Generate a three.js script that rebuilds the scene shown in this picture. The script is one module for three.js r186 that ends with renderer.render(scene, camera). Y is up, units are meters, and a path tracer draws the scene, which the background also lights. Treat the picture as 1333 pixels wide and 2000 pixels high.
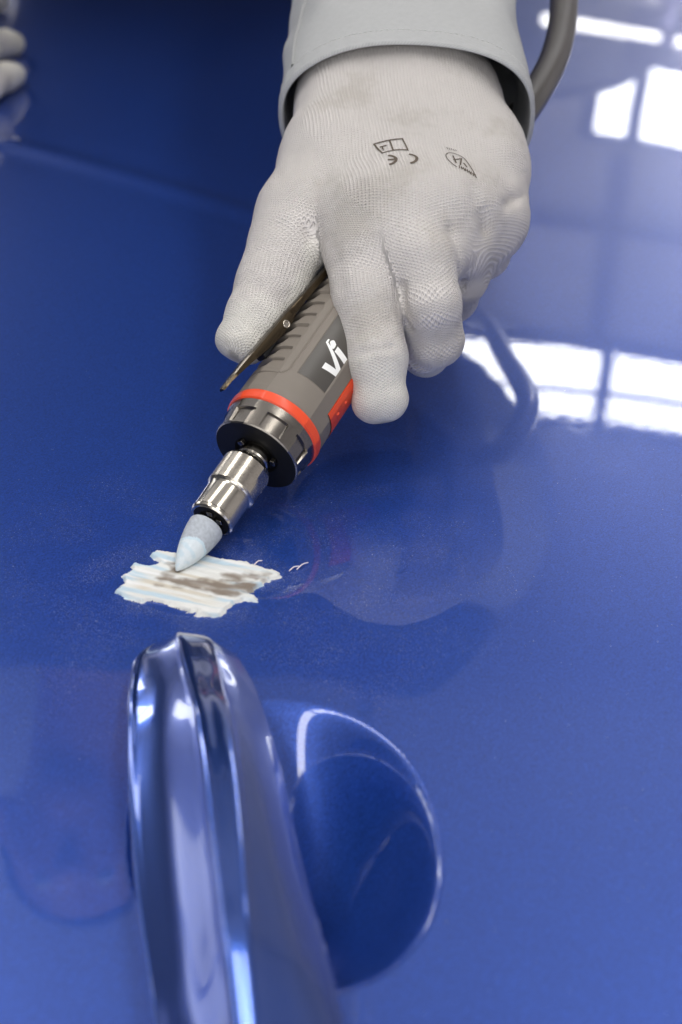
import * as THREE from 'three';
import { mergeGeometries, mergeVertices, toCreasedNormals } from 'three/addons/utils/BufferGeometryUtils.js';
import { RoundedBoxGeometry } from 'three/addons/geometries/RoundedBoxGeometry.js';
import { DecalGeometry } from 'three/addons/geometries/DecalGeometry.js';
import { ImprovedNoise } from 'three/addons/math/ImprovedNoise.js';
import { RectAreaLightUniformsLib } from 'three/addons/lights/RectAreaLightUniformsLib.js';

// ---------------------------------------------------------------- camera, exposure, large lights
const scene = new THREE.Scene();
scene.background = new THREE.Color(0x000000);
const PITCH = THREE.MathUtils.degToRad(30), TAN = Math.tan(THREE.MathUtils.degToRad(14));
const V = (x, y, z) => new THREE.Vector3(x, y, z);
const FWD = V(0, -Math.sin(PITCH), -Math.cos(PITCH)), UPV = V(0, Math.cos(PITCH), -Math.sin(PITCH)), RIGHT = V(1, 0, 0);
const rayOf = (px, py) => FWD.clone().addScaledVector(RIGHT, (px - 666.5) / 1000 * TAN).addScaledVector(UPV, (1000 - py) / 1000 * TAN);
const EYE = rayOf(357, 1110).multiplyScalar(-0.76);
const camera = new THREE.PerspectiveCamera(28, 1333 / 2000, 0.05, 60);
camera.position.copy(EYE);
camera.up.copy(UPV);
camera.lookAt(EYE.clone().add(FWD));
camera.focus = 0.8;
camera.userData.fStop = 10;
camera.updateMatrixWorld(true);

const renderer = new THREE.WebGLRenderer({ antialias: true });
renderer.toneMapping = THREE.LinearToneMapping;
renderer.toneMappingExposure = 0.86;
renderer.shadowMap.enabled = true;
RectAreaLightUniformsLib.init();
const LAMP_POWER = 9, WINDOW_POWER = 9, LOW_WINDOW_POWER = 6;

// ---------------------------------------------------------------- helpers
const noiseGen = new ImprovedNoise();
const noise = (x, y, z) => noiseGen.noise(x, y, z);
let seedState = 12345;
const rnd = () => { seedState = (seedState * 1664525 + 1013904223) >>> 0; return seedState / 4294967296; };
const clamp = (x, a, b) => Math.min(b, Math.max(a, x));
const smooth = (a, b, x) => { const t = clamp((x - a) / (b - a), 0, 1); return t * t * (3 - 2 * t); };
const lerp = (a, b, t) => a + (b - a) * t;
const at = (px, py, d) => EYE.clone().addScaledVector(rayOf(px, py), d);            // pixel and depth along the view
const atHeight = (px, py, h) => { const r = rayOf(px, py); return EYE.clone().addScaledVector(r, (h - EYE.y) / r.y); };
const mirrored = (px, py, h) => { const p = atHeight(px, py, -h); p.y = h; return p; };   // the thing whose mirror image in a level sheet shows at this pixel

// the door skin: gently curved both ways, with one pressed body line
const CREASE_A = V(-0.138, 0, -0.491), CREASE_B = V(0.012, 0, -0.356);
const creaseDir = CREASE_B.clone().sub(CREASE_A).normalize(), creaseNormal = V(creaseDir.z, 0, -creaseDir.x);
function skinBase(x, z) {
  let y = -((x - 0.03) ** 2 - 0.0009) / 6.0 - ((z + 0.1) ** 2 - 0.01) / 20;
  const q = (x - CREASE_A.x) * creaseNormal.x + (z - CREASE_A.z) * creaseNormal.z, t = (x - CREASE_A.x) * creaseDir.x + (z - CREASE_A.z) * creaseDir.z;
  const fade = 1 - smooth(0.14, 0.34, t);
  y += 0.0015 * fade * Math.exp(-((q / 0.0095) ** 2));
  return y;
}
const CUP = { x: 0.041, z: 0.152, a: 0.0442, b: 0.0635, depth: 0.034 };
const cupRadius = (x, z) => { const dx = (x - CUP.x - 0.07 * (z - CUP.z)) / CUP.a, dz = (z - CUP.z) / CUP.b; return Math.pow(Math.abs(dx) ** 2.15 + Math.abs(dz) ** 2.15, 1 / 2.15); };
function cupDepth(x, z) {
  const r = cupRadius(x, z);
  if (r > 1.2) return 0;
  // a rounded lip, then a deep bowl
  const lip = 1.09 - r, soft = lip <= 0 ? 0 : lip * lip / (lip + 0.15), q = clamp(1 - soft, 0, 1);
  return CUP.depth * Math.pow(1 - q * q, 0.85);
}
const skin = (x, z) => skinBase(x, z) - cupDepth(x, z);
function onSkin(px, py) { let h = 0, q; for (let i = 0; i < 8; i++) { q = atHeight(px, py, h); h = skinBase(q.x, q.z); } q.y = h; return q; }

function dataTexture(w, h, fn, repeat = true, srgb = false) {
  const data = new Uint8Array(w * h * 4);
  for (let j = 0; j < h; j++) for (let i = 0; i < w; i++) {
    const c = fn(i / w, j / h, i, j), o = (j * w + i) * 4;
    const [r, g, b, a] = Array.isArray(c) ? c : [c, c, c, 1];
    data[o] = clamp(r, 0, 1) * 255; data[o + 1] = clamp(g, 0, 1) * 255; data[o + 2] = clamp(b, 0, 1) * 255; data[o + 3] = clamp(a ?? 1, 0, 1) * 255;
  }
  const t = new THREE.DataTexture(data, w, h);
  t.magFilter = THREE.LinearFilter; t.minFilter = THREE.LinearMipmapLinearFilter; t.generateMipmaps = true;
  if (repeat) t.wrapS = t.wrapT = THREE.RepeatWrapping;
  if (srgb) t.colorSpace = THREE.SRGBColorSpace;
  t.needsUpdate = true;
  return t;
}
const lin = (r, g, b) => new THREE.Color().setRGB(r, g, b);
const std = (o) => new THREE.MeshPhysicalMaterial(o);
const usedNames = new Map();
function numbered(name) { const n = usedNames.get(name) ?? 0; usedNames.set(name, n + 1); return n ? `${name}_${String(n).padStart(3, '0')}` : name; }
function addMesh(name, geometry, material, parent = scene) {
  const m = new THREE.Mesh(geometry, material);
  m.name = parent === scene ? numbered(name) : name;
  m.castShadow = m.receiveShadow = true;
  parent.add(m);
  return m;
}
function thing(name, label, category, group) {
  const g = new THREE.Group(); g.name = numbered(name); scene.add(g);
  g.userData = { label, category }; if (group) g.userData.group = group;
  return g;
}
const tag = (o, label, category, group) => { o.userData = { label, category }; if (group) o.userData.group = group; return o; };
const structure = (o) => { o.userData.kind = 'structure'; return o; };
const boxGeo = (w, h, d, x, y, z) => new THREE.BoxGeometry(w, h, d).translate(x, y, z);

// a grid surface from a function (i, j) -> Vector3; optional closing along i; creased or smooth normals
function gridGeometry(nu, nv, fn, { closeU = false, crease = null, uv = null } = {}) {
  const pos = [], uvs = [], idx = [], cols = closeU ? nu : nu + 1;
  for (let j = 0; j <= nv; j++) for (let i = 0; i <= nu; i++) {
    const p = fn(closeU && i === nu ? 0 : i, j); pos.push(p.x, p.y, p.z);
    const t = uv ? uv(i, j) : [i / nu, j / nv]; uvs.push(t[0], t[1]);
  }
  for (let j = 0; j < nv; j++) for (let i = 0; i < nu; i++) { const a = j * (nu + 1) + i, b = a + 1, c = a + nu + 1, d = c + 1; idx.push(a, b, d, a, d, c); }
  let g = new THREE.BufferGeometry();
  g.setAttribute('position', new THREE.Float32BufferAttribute(pos, 3));
  g.setAttribute('uv', new THREE.Float32BufferAttribute(uvs, 2));
  g.setIndex(idx);
  if (crease !== null) return toCreasedNormals(g, crease);
  g.computeVertexNormals();
  if (closeU) {   // same normals on both sides of the seam
    const n = g.attributes.normal;
    for (let j = 0; j <= nv; j++) { const a = j * (nu + 1), b = a + nu; const s = V(n.getX(a) + n.getX(b), n.getY(a) + n.getY(b), n.getZ(a) + n.getZ(b)).normalize(); n.setXYZ(a, s.x, s.y, s.z); n.setXYZ(b, s.x, s.y, s.z); }
  }
  return g;
}

// signed distance fields meshed with surface nets, vertices then drawn onto the surface
function sdfGeometry(f, lo, hi, cell) {
  const nx = Math.ceil((hi.x - lo.x) / cell) + 1, ny = Math.ceil((hi.y - lo.y) / cell) + 1, nz = Math.ceil((hi.z - lo.z) / cell) + 1;
  const F = new Float32Array(nx * ny * nz), B = 5, id = (x, y, z) => (z * ny + y) * nx + x;
  for (let bz = 0; bz < nz; bz += B) for (let by = 0; by < ny; by += B) for (let bx = 0; bx < nx; bx += B) {
    const d0 = f(lo.x + (bx + B / 2 - 0.5) * cell, lo.y + (by + B / 2 - 0.5) * cell, lo.z + (bz + B / 2 - 0.5) * cell), far = Math.abs(d0) > B * cell * 1.5 + 0.002;
    for (let z = bz; z < Math.min(nz, bz + B); z++) for (let y = by; y < Math.min(ny, by + B); y++) for (let x = bx; x < Math.min(nx, bx + B); x++)
      F[id(x, y, z)] = far ? d0 : f(lo.x + x * cell, lo.y + y * cell, lo.z + z * cell);
  }
  const at3 = new Int32Array(nx * ny * nz).fill(-1), pos = [], idx = [];
  const corner = [[0, 0, 0], [1, 0, 0], [0, 1, 0], [1, 1, 0], [0, 0, 1], [1, 0, 1], [0, 1, 1], [1, 1, 1]];
  const edges = [[0, 1], [2, 3], [4, 5], [6, 7], [0, 2], [1, 3], [4, 6], [5, 7], [0, 4], [1, 5], [2, 6], [3, 7]];
  const val = new Float64Array(8);
  for (let z = 0; z < nz - 1; z++) for (let y = 0; y < ny - 1; y++) for (let x = 0; x < nx - 1; x++) {
    let inside = 0;
    for (let k = 0; k < 8; k++) { val[k] = F[id(x + corner[k][0], y + corner[k][1], z + corner[k][2])]; if (val[k] < 0) inside++; }
    if (!inside || inside === 8) continue;
    let sx = 0, sy = 0, sz = 0, n = 0;
    for (const [a, b] of edges) if ((val[a] < 0) !== (val[b] < 0)) { const t = val[a] / (val[a] - val[b]), A = corner[a], Bc = corner[b]; sx += A[0] + (Bc[0] - A[0]) * t; sy += A[1] + (Bc[1] - A[1]) * t; sz += A[2] + (Bc[2] - A[2]) * t; n++; }
    at3[id(x, y, z)] = pos.length / 3;
    pos.push(lo.x + (x + sx / n) * cell, lo.y + (y + sy / n) * cell, lo.z + (z + sz / n) * cell);
  }
  const quad = (a, b, c, d, flip) => { if (a < 0 || b < 0 || c < 0 || d < 0) return; flip ? idx.push(a, c, b, a, d, c) : idx.push(a, b, c, a, c, d); };
  for (let z = 1; z < nz - 1; z++) for (let y = 1; y < ny - 1; y++) for (let x = 1; x < nx - 1; x++) {
    const v0 = F[id(x, y, z)];
    if ((v0 < 0) !== (F[id(x + 1, y, z)] < 0)) quad(at3[id(x, y - 1, z - 1)], at3[id(x, y, z - 1)], at3[id(x, y, z)], at3[id(x, y - 1, z)], v0 >= 0);
    if ((v0 < 0) !== (F[id(x, y + 1, z)] < 0)) quad(at3[id(x - 1, y, z - 1)], at3[id(x - 1, y, z)], at3[id(x, y, z)], at3[id(x, y, z - 1)], v0 >= 0);
    if ((v0 < 0) !== (F[id(x, y, z + 1)] < 0)) quad(at3[id(x - 1, y - 1, z)], at3[id(x, y - 1, z)], at3[id(x, y, z)], at3[id(x - 1, y, z)], v0 >= 0);
  }
  const P = new Float32Array(pos), N = new Float32Array(pos.length), e = cell * 0.35;
  for (let i = 0; i < P.length; i += 3) {
    let x = P[i], y = P[i + 1], z = P[i + 2], gx, gy, gz;
    for (let it = 0; it < 3; it++) {
      gx = (f(x + e, y, z) - f(x - e, y, z)) / (2 * e); gy = (f(x, y + e, z) - f(x, y - e, z)) / (2 * e); gz = (f(x, y, z + e) - f(x, y, z - e)) / (2 * e);
      if (it === 2) break;
      const g2 = Math.max(0.2, gx * gx + gy * gy + gz * gz), d = clamp(f(x, y, z), -cell, cell) * 0.9;
      x -= d * gx / g2; y -= d * gy / g2; z -= d * gz / g2;
    }
    const l = Math.hypot(gx, gy, gz) || 1;
    P[i] = x; P[i + 1] = y; P[i + 2] = z; N[i] = gx / l; N[i + 1] = gy / l; N[i + 2] = gz / l;
  }
  const g = new THREE.BufferGeometry();
  g.setAttribute('position', new THREE.BufferAttribute(P, 3));
  g.setAttribute('normal', new THREE.BufferAttribute(N, 3));
  g.setIndex(idx);
  return g;
}
const smin = (a, b, k) => { const h = Math.max(k - Math.abs(a - b), 0) / k; return Math.min(a, b) - h * h * k * 0.25; };
const capsule = (a, b, ra, rb) => {
  const ax = a.x, ay = a.y, az = a.z, bx = b.x - ax, by = b.y - ay, bz = b.z - az, l2 = bx * bx + by * by + bz * bz || 1e-12;
  return (x, y, z) => { const px = x - ax, py = y - ay, pz = z - az, t = clamp((px * bx + py * by + pz * bz) / l2, 0, 1); return Math.hypot(px - bx * t, py - by * t, pz - bz * t) - (ra + (rb - ra) * t); };
};
const segDist = (a, b) => capsule(a, b, 0, 0);

// ---------------------------------------------------------------- textures
const flakeTexture = (() => {
  const n = 512, base = new Float32Array(n * n);
  for (let i = 0; i < n * n; i++) base[i] = rnd();
  return dataTexture(n, n, (u, v, i, j) => {
    const a = base[j * n + i], b = (base[j * n + ((i + 1) % n)] + base[((j + 1) % n) * n + i] + a) / 3;
    const s = 0.45 + 0.62 * b * b + 0.22 * b + (a > 0.985 ? 0.6 : 0);
    return [s * (0.95 + 0.05 * a), s, s, 1];
  });
})();
const smudgeTexture = dataTexture(256, 256, (u, v) => { const n = noise(u * 7, v * 7, 2) + 0.6 * noise(u * 19, v * 19, 4) + 0.35 * noise(u * 60, v * 60, 6); return 0.28 + 0.72 * smooth(0.05, 0.75, n); });
smudgeTexture.repeat.set(0.36, 0.36);
const KNIT_U = 8 * 0.00132, KNIT_V = 10 * 0.00104;     // metres covered by one tile
const knitTexture = dataTexture(256, 256, (u, v) => {
  const c = u * 8, odd = Math.floor(c) % 2, x = (c % 1) - 0.5, y = ((v * 10 + odd * 0.5) % 1) - 0.5;
  const hole = smooth(1.15, 0.35, Math.hypot(x / 0.40, (y + 0.12 * Math.cos(x * 6)) / 0.30));
  const yarn = 0.06 * Math.cos(2 * Math.PI * (v * 20 + Math.abs(x) * 1.2));
  return clamp(0.84 - 0.78 * hole + yarn, 0, 1);
});
const twillTexture = dataTexture(128, 128, (u, v) => {
  const d = (u * 16 + v * 16) % 1, w = (u * 16 - v * 8 + 16) % 1;
  return 0.45 + 0.4 * Math.sin(2 * Math.PI * d) * 0.5 + 0.12 * Math.sin(2 * Math.PI * w * 2);
});
const twillColour = dataTexture(128, 128, (u, v) => {
  const d = (u * 16 + v * 16) % 1, s = 0.90 + 0.10 * Math.sin(2 * Math.PI * d) + 0.04 * noise(u * 9, v * 9, 3);
  return [s, s, s, 1];
});
const brushedTexture = dataTexture(256, 256, (u, v, i, j) => 0.5 + 0.5 * noise(u * 3, v * 90, 5) + 0.2 * noise(u * 9, v * 200, 9));
const grainTexture = dataTexture(256, 256, (u, v) => 0.5 + 0.5 * noise(u * 70, v * 70, 1) + 0.3 * noise(u * 130, v * 130, 2));
const mottleTexture = dataTexture(256, 256, (u, v) => { const s = 0.86 + 0.2 * noise(u * 12, v * 12, 7) + 0.12 * noise(u * 40, v * 40, 8); return [s, s, s, 1]; });

// ---------------------------------------------------------------- materials
const paint = std({ color: lin(0.018, 0.080, 0.45), metalness: 0.5, roughness: 0.36, clearcoat: 1, clearcoatRoughness: 0.05, clearcoatRoughnessMap: smudgeTexture, map: flakeTexture, name: 'blue metallic paint' });
const handlePaint = std({ color: lin(0.040, 0.105, 0.44), metalness: 0.85, roughness: 0.18, clearcoat: 1, clearcoatRoughness: 0.008, name: 'blue handle paint' });
const gloveMat = std({ color: lin(0.705, 0.672, 0.64), roughness: 0.95, bumpMap: knitTexture, bumpScale: 0.0011, vertexColors: true, sheen: 0.25, sheenRoughness: 0.6, sheenColor: lin(0.6, 0.6, 0.6), name: 'knitted glove' });
const sleeveMat = std({ color: lin(0.46, 0.465, 0.465), roughness: 0.92, map: twillColour, bumpMap: twillTexture, bumpScale: 0.0004, name: 'grey twill' });
const threadMat = std({ color: lin(0.52, 0.525, 0.52), roughness: 0.9, name: 'grey thread' });
const bodyRubber = std({ color: lin(0.190, 0.164, 0.136), roughness: 0.6, bumpMap: grainTexture, bumpScale: 0.00004, name: 'grey brown rubber' });
const redRubber = std({ color: lin(0.80, 0.075, 0.022), roughness: 0.35, name: 'orange red plastic' });
const collarMetal = std({ color: lin(0.25, 0.228, 0.20), metalness: 1, roughness: 0.24, bumpMap: grainTexture, bumpScale: 0.00002, name: 'dark cast metal' });
const steel = std({ color: lin(0.50, 0.455, 0.385), metalness: 1, roughness: 0.42, roughnessMap: brushedTexture, name: 'brushed steel' });
const polished = std({ color: lin(0.56, 0.515, 0.44), metalness: 1, roughness: 0.17, name: 'polished steel' });
const blackMetal = std({ color: lin(0.006, 0.006, 0.007), roughness: 0.55, specularIntensity: 0.5, name: 'black face' });
const leverMetal = std({ color: lin(0.085, 0.064, 0.040), metalness: 1, roughness: 0.24, name: 'bronze tinted lever' });
const stoneMat = std({ color: lin(1, 1, 1), vertexColors: true, roughness: 0.95, bumpMap: grainTexture, bumpScale: 0.0002, name: 'grinding stone' });
const fillerMat = std({ color: lin(1, 1, 1), vertexColors: true, roughness: 0.6, name: 'body filler' });
const hoseMat = std({ color: lin(0.055, 0.048, 0.042), roughness: 0.35, clearcoat: 1, clearcoatRoughness: 0.12, name: 'hose rubber' });

// ---------------------------------------------------------------- the workshop hall: only what the paint mirrors
{
  const wallMat = std({ color: lin(0.72, 0.70, 0.72), roughness: 0.9, map: mottleTexture, name: 'pale wall' });
  const ceilMat = std({ color: lin(0.80, 0.79, 0.80), roughness: 0.95, name: 'ceiling' });
  const floorMat = std({ color: lin(0.42, 0.41, 0.40), roughness: 0.7, map: mottleTexture, name: 'floor' });
  const greyWall = std({ color: lin(0.13, 0.14, 0.18), roughness: 0.9, map: mottleTexture, name: 'grey wall' });
  const X0 = -4, X1 = 4, Y0 = -0.92, Y1 = 3.4, Z0 = -5, Z1 = 3.2, T = 0.2;
  structure(addMesh('floor', boxGeo(X1 - X0 + 2 * T, T, Z1 - Z0 + 2 * T, 0, Y0 - T / 2, (Z0 + Z1) / 2), floorMat));
  structure(addMesh('ceiling', boxGeo(X1 - X0 + 2 * T, T, Z1 - Z0 + 2 * T, 0, Y1 + T / 2, (Z0 + Z1) / 2), ceilMat));
  structure(addMesh('wall_left', boxGeo(T, Y1 - Y0, Z1 - Z0, X0 - T / 2, (Y0 + Y1) / 2, (Z0 + Z1) / 2), greyWall));
  structure(addMesh('wall_right', boxGeo(T, Y1 - Y0, Z1 - Z0, X1 + T / 2, (Y0 + Y1) / 2, (Z0 + Z1) / 2), wallMat));
  structure(addMesh('wall_front', boxGeo(X1 - X0, Y1 - Y0, T, 0, (Y0 + Y1) / 2, Z1 + T / 2), wallMat));
  structure(addMesh('wall_back', boxGeo(X1 + 1.2, Y1 - Y0, T, (X1 - 1.2) / 2, (Y0 + Y1) / 2, Z0 - T / 2), wallMat));
  structure(addMesh('wall_back_left', boxGeo(-1.2 - X0, Y1 - Y0, T, (X0 - 1.2) / 2, (Y0 + Y1) / 2, Z0 - T / 2), greyWall));
  const frameMat = std({ color: lin(0.10, 0.10, 0.16), roughness: 0.5, name: 'window frame' });
  function wallWindow(label, x0, x1, y0, y1, mullions, bars, power, place = (w) => w.position.set(0, 0, Z0)) {
    const w = thing('hall_window', label, 'window', 'windows of the hall');
    place(w);
    const cx = (x0 + x1) / 2, cy = (y0 + y1) / 2, W = x1 - x0, H = y1 - y0;
    const glow = std({ color: 0x222222, emissive: lin(0.97, 0.98, 1), emissiveIntensity: power * 0.5, roughness: 0.4, name: 'daylit window glass' });
    addMesh('window_pane', boxGeo(W, H, 0.01, cx, cy, 0.01), glow, w);
    const fr = [];
    for (const x of [x0, x1]) fr.push(boxGeo(0.035, H + 0.035, 0.07, x, cy, 0.036));
    for (const y of [y0, y1]) fr.push(boxGeo(W - 0.035, 0.035, 0.066, cx, y, 0.034));
    addMesh('frame', mergeGeometries(fr), frameMat, w);
    for (const x of mullions) addMesh('mullion', boxGeo(0.045, H - 0.035, 0.056, x, cy, 0.03), frameMat, w);
    for (const y of bars) addMesh('glazing_bar', boxGeo(W - 0.035, 0.012, 0.05, cx, y, 0.028), frameMat, w);
    const light = new THREE.RectAreaLight(lin(0.97, 0.98, 1), power, W - 0.04, H - 0.04);
    light.name = 'window_light'; light.position.set(cx, cy, 0.018); light.lookAt(cx, cy, 1); light.rotation.set(0, Math.PI, 0);
    w.add(light);
  }
  wallWindow('long high window band with one mullion on the pale wall', 0.42, 2.9, 2.07, 2.44, [1.075, 1.72, 2.3], [2.285], WINDOW_POWER);
  wallWindow('low window behind the dark parked car', 0.90, 1.62, 0.70, 1.11, [1.05], [], LOW_WINDOW_POWER);
  wallWindow('tall window with three mullions in the back corner beside the grey wall', -3.85, -1.95, 1.15, 2.7, [-3.4, -2.9, -2.4], [1.9], 8);
  wallWindow('wide window in the front wall behind the viewer', -1.9, 1.9, 0.5, 2.3, [-0.65, 0.65], [1.4], 2.4, (w) => { w.position.set(0, 0, Z1); w.rotation.y = Math.PI; });
  wallWindow('tall window in the dark grey wall', -0.75, 0.75, 0.9, 2.3, [0], [1.6], 3, (w) => { w.position.set(X0, 0, -3.2); w.rotation.y = Math.PI / 2; });
  const post = std({ color: lin(0.12, 0.11, 0.19), roughness: 0.6, name: 'steel post' });
  for (const [x, w, label] of [[1.03, 0.06, 'slim dark steel wall post between low and high windows'], [0.5, 0.09, 'wide dark steel wall post under the high window end'], [1.5, 0.05, 'narrow dark steel wall post right of the parked car']])
    tag(addMesh('wall_post', boxGeo(w, 0.86, 0.05, x, 1.62, Z0 + 0.03), post), label, 'post');
  tag(addMesh('wall_rail', boxGeo(2.2, 0.035, 0.04, 1.5, 1.52, Z0 + 0.07), post), 'horizontal dark rail fixed across the wall posts', 'rail');
  const lampFrame = std({ color: lin(0.6, 0.6, 0.6), roughness: 0.5, name: 'lamp housing' });
  const lampGlow = std({ color: 0x333333, emissive: lin(1, 0.985, 0.96), emissiveIntensity: 6, name: 'lamp diffuser' });
  for (const x of [-1.05, 1.2]) for (let k = 0; k < 3; k++) {
    const z = -1.75 + k * 1.62 + (x === 0.75 ? 0.0 : 0);
    const l = thing('ceiling_lamp', 'long white ceiling lamp in a row over the door panel', 'lamp', 'rows of ceiling lamps');
    l.position.set(x, Y1 - 0.26, z);
    addMesh('housing', boxGeo(0.37, 0.07, 1.5, 0, 0.045, 0), lampFrame, l);
    addMesh('diffuser', boxGeo(0.35, 0.02, 1.46, 0, -0.002, 0), lampGlow, l);
    for (const dz of [-0.5, 0.5]) addMesh('hanger', boxGeo(0.012, 0.175, 0.012, 0, 0.1675, dz), lampFrame, l);
    const light = new THREE.RectAreaLight(lin(1, 0.985, 0.96), LAMP_POWER, 0.35, 1.46);
    light.name = 'lamp_light'; light.position.set(0, -0.016, 0); light.rotation.set(-Math.PI / 2, 0, 0);
    l.add(light);
  }
  {
    const wl = thing('work_lamp', 'white tube work lamp on a slim stand before the dark car', 'lamp');
    wl.position.set(0.78, Y0, -3.0);
    addMesh('lamp_tube', new THREE.CylinderGeometry(0.02, 0.02, 0.62, 20).rotateZ(Math.PI / 2).translate(0, 1.2, 0), lampGlow, wl);
    addMesh('clamp', new THREE.CylinderGeometry(0.027, 0.027, 0.03, 20).rotateZ(Math.PI / 2).translate(-0.06, 1.2, 0), post, wl);
    addMesh('pole', new THREE.CylinderGeometry(0.012, 0.012, 1.17, 12).translate(-0.06, 0.585, -0.035), post, wl);
    addMesh('foot', new THREE.CylinderGeometry(0.16, 0.18, 0.03, 24).translate(-0.06, 0.015, -0.035), post, wl);
    const l = new THREE.PointLight(lin(1, 0.985, 0.96), 0.6); l.name = 'tube_light'; l.position.set(0.1, 1.2, 0.05); wl.add(l);
  }
  // a dark car stands in front of the low window; the paint mirrors its rear
  const car = thing('parked_car', 'dark car with red rear lamps parked before the low window', 'car');
  car.position.set(0.12, Y0, -4.0); car.scale.set(0.92, 0.88, 0.7);
  const carPaint = std({ color: lin(0.012, 0.012, 0.035), roughness: 0.25, clearcoat: 1, clearcoatRoughness: 0.03, name: 'dark car paint' });
  const carGlass = std({ color: lin(0.01, 0.012, 0.02), roughness: 0.05, name: 'dark car glass' });
  const prof = new THREE.Shape();
  prof.moveTo(-0.9, 0.25); prof.lineTo(0.88, 0.25); prof.quadraticCurveTo(0.93, 0.5, 0.92, 0.85); prof.quadraticCurveTo(0.9, 1.25, 0.68, 1.62); prof.quadraticCurveTo(0.58, 1.76, 0.3, 1.78); prof.lineTo(-0.3, 1.78); prof.quadraticCurveTo(-0.58, 1.76, -0.7, 1.6); prof.quadraticCurveTo(-0.92, 1.2, -0.93, 0.85); prof.quadraticCurveTo(-0.93, 0.5, -0.9, 0.25);
  const bodyGeo = new THREE.ExtrudeGeometry(prof, { depth: 1.5, bevelEnabled: true, bevelSize: 0.05, bevelThickness: 0.06, bevelSegments: 4, curveSegments: 12 }).translate(0, 0, -0.9);
  addMesh('body', bodyGeo, carPaint, car);
  addMesh('rear_window', new RoundedBoxGeometry(1.05, 0.42, 0.05, 3, 0.02).translate(0, 1.42, 0.655), carGlass, car);
  const red = std({ color: lin(0.5, 0.02, 0.03), roughness: 0.2, name: 'red lamp plastic' });
  for (const s of [-1, 1]) addMesh('rear_lamp', new RoundedBoxGeometry(0.16, 0.24, 0.06, 3, 0.02).translate(s * 0.72, 1.12, 0.66), red, car);
  addMesh('bumper', new RoundedBoxGeometry(1.84, 0.2, 0.12, 3, 0.04).translate(0, 0.5, 0.68), carPaint, car);
  const tyre = std({ color: lin(0.02, 0.02, 0.02), roughness: 0.9, name: 'tyre' });
  for (const s of [-1, 1]) for (const z of [-0.6, 0.3]) addMesh('wheel', new THREE.CylinderGeometry(0.33, 0.33, 0.2, 28).rotateZ(Math.PI / 2).translate(s * 0.8, 0.33, z), tyre, car);
}

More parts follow.
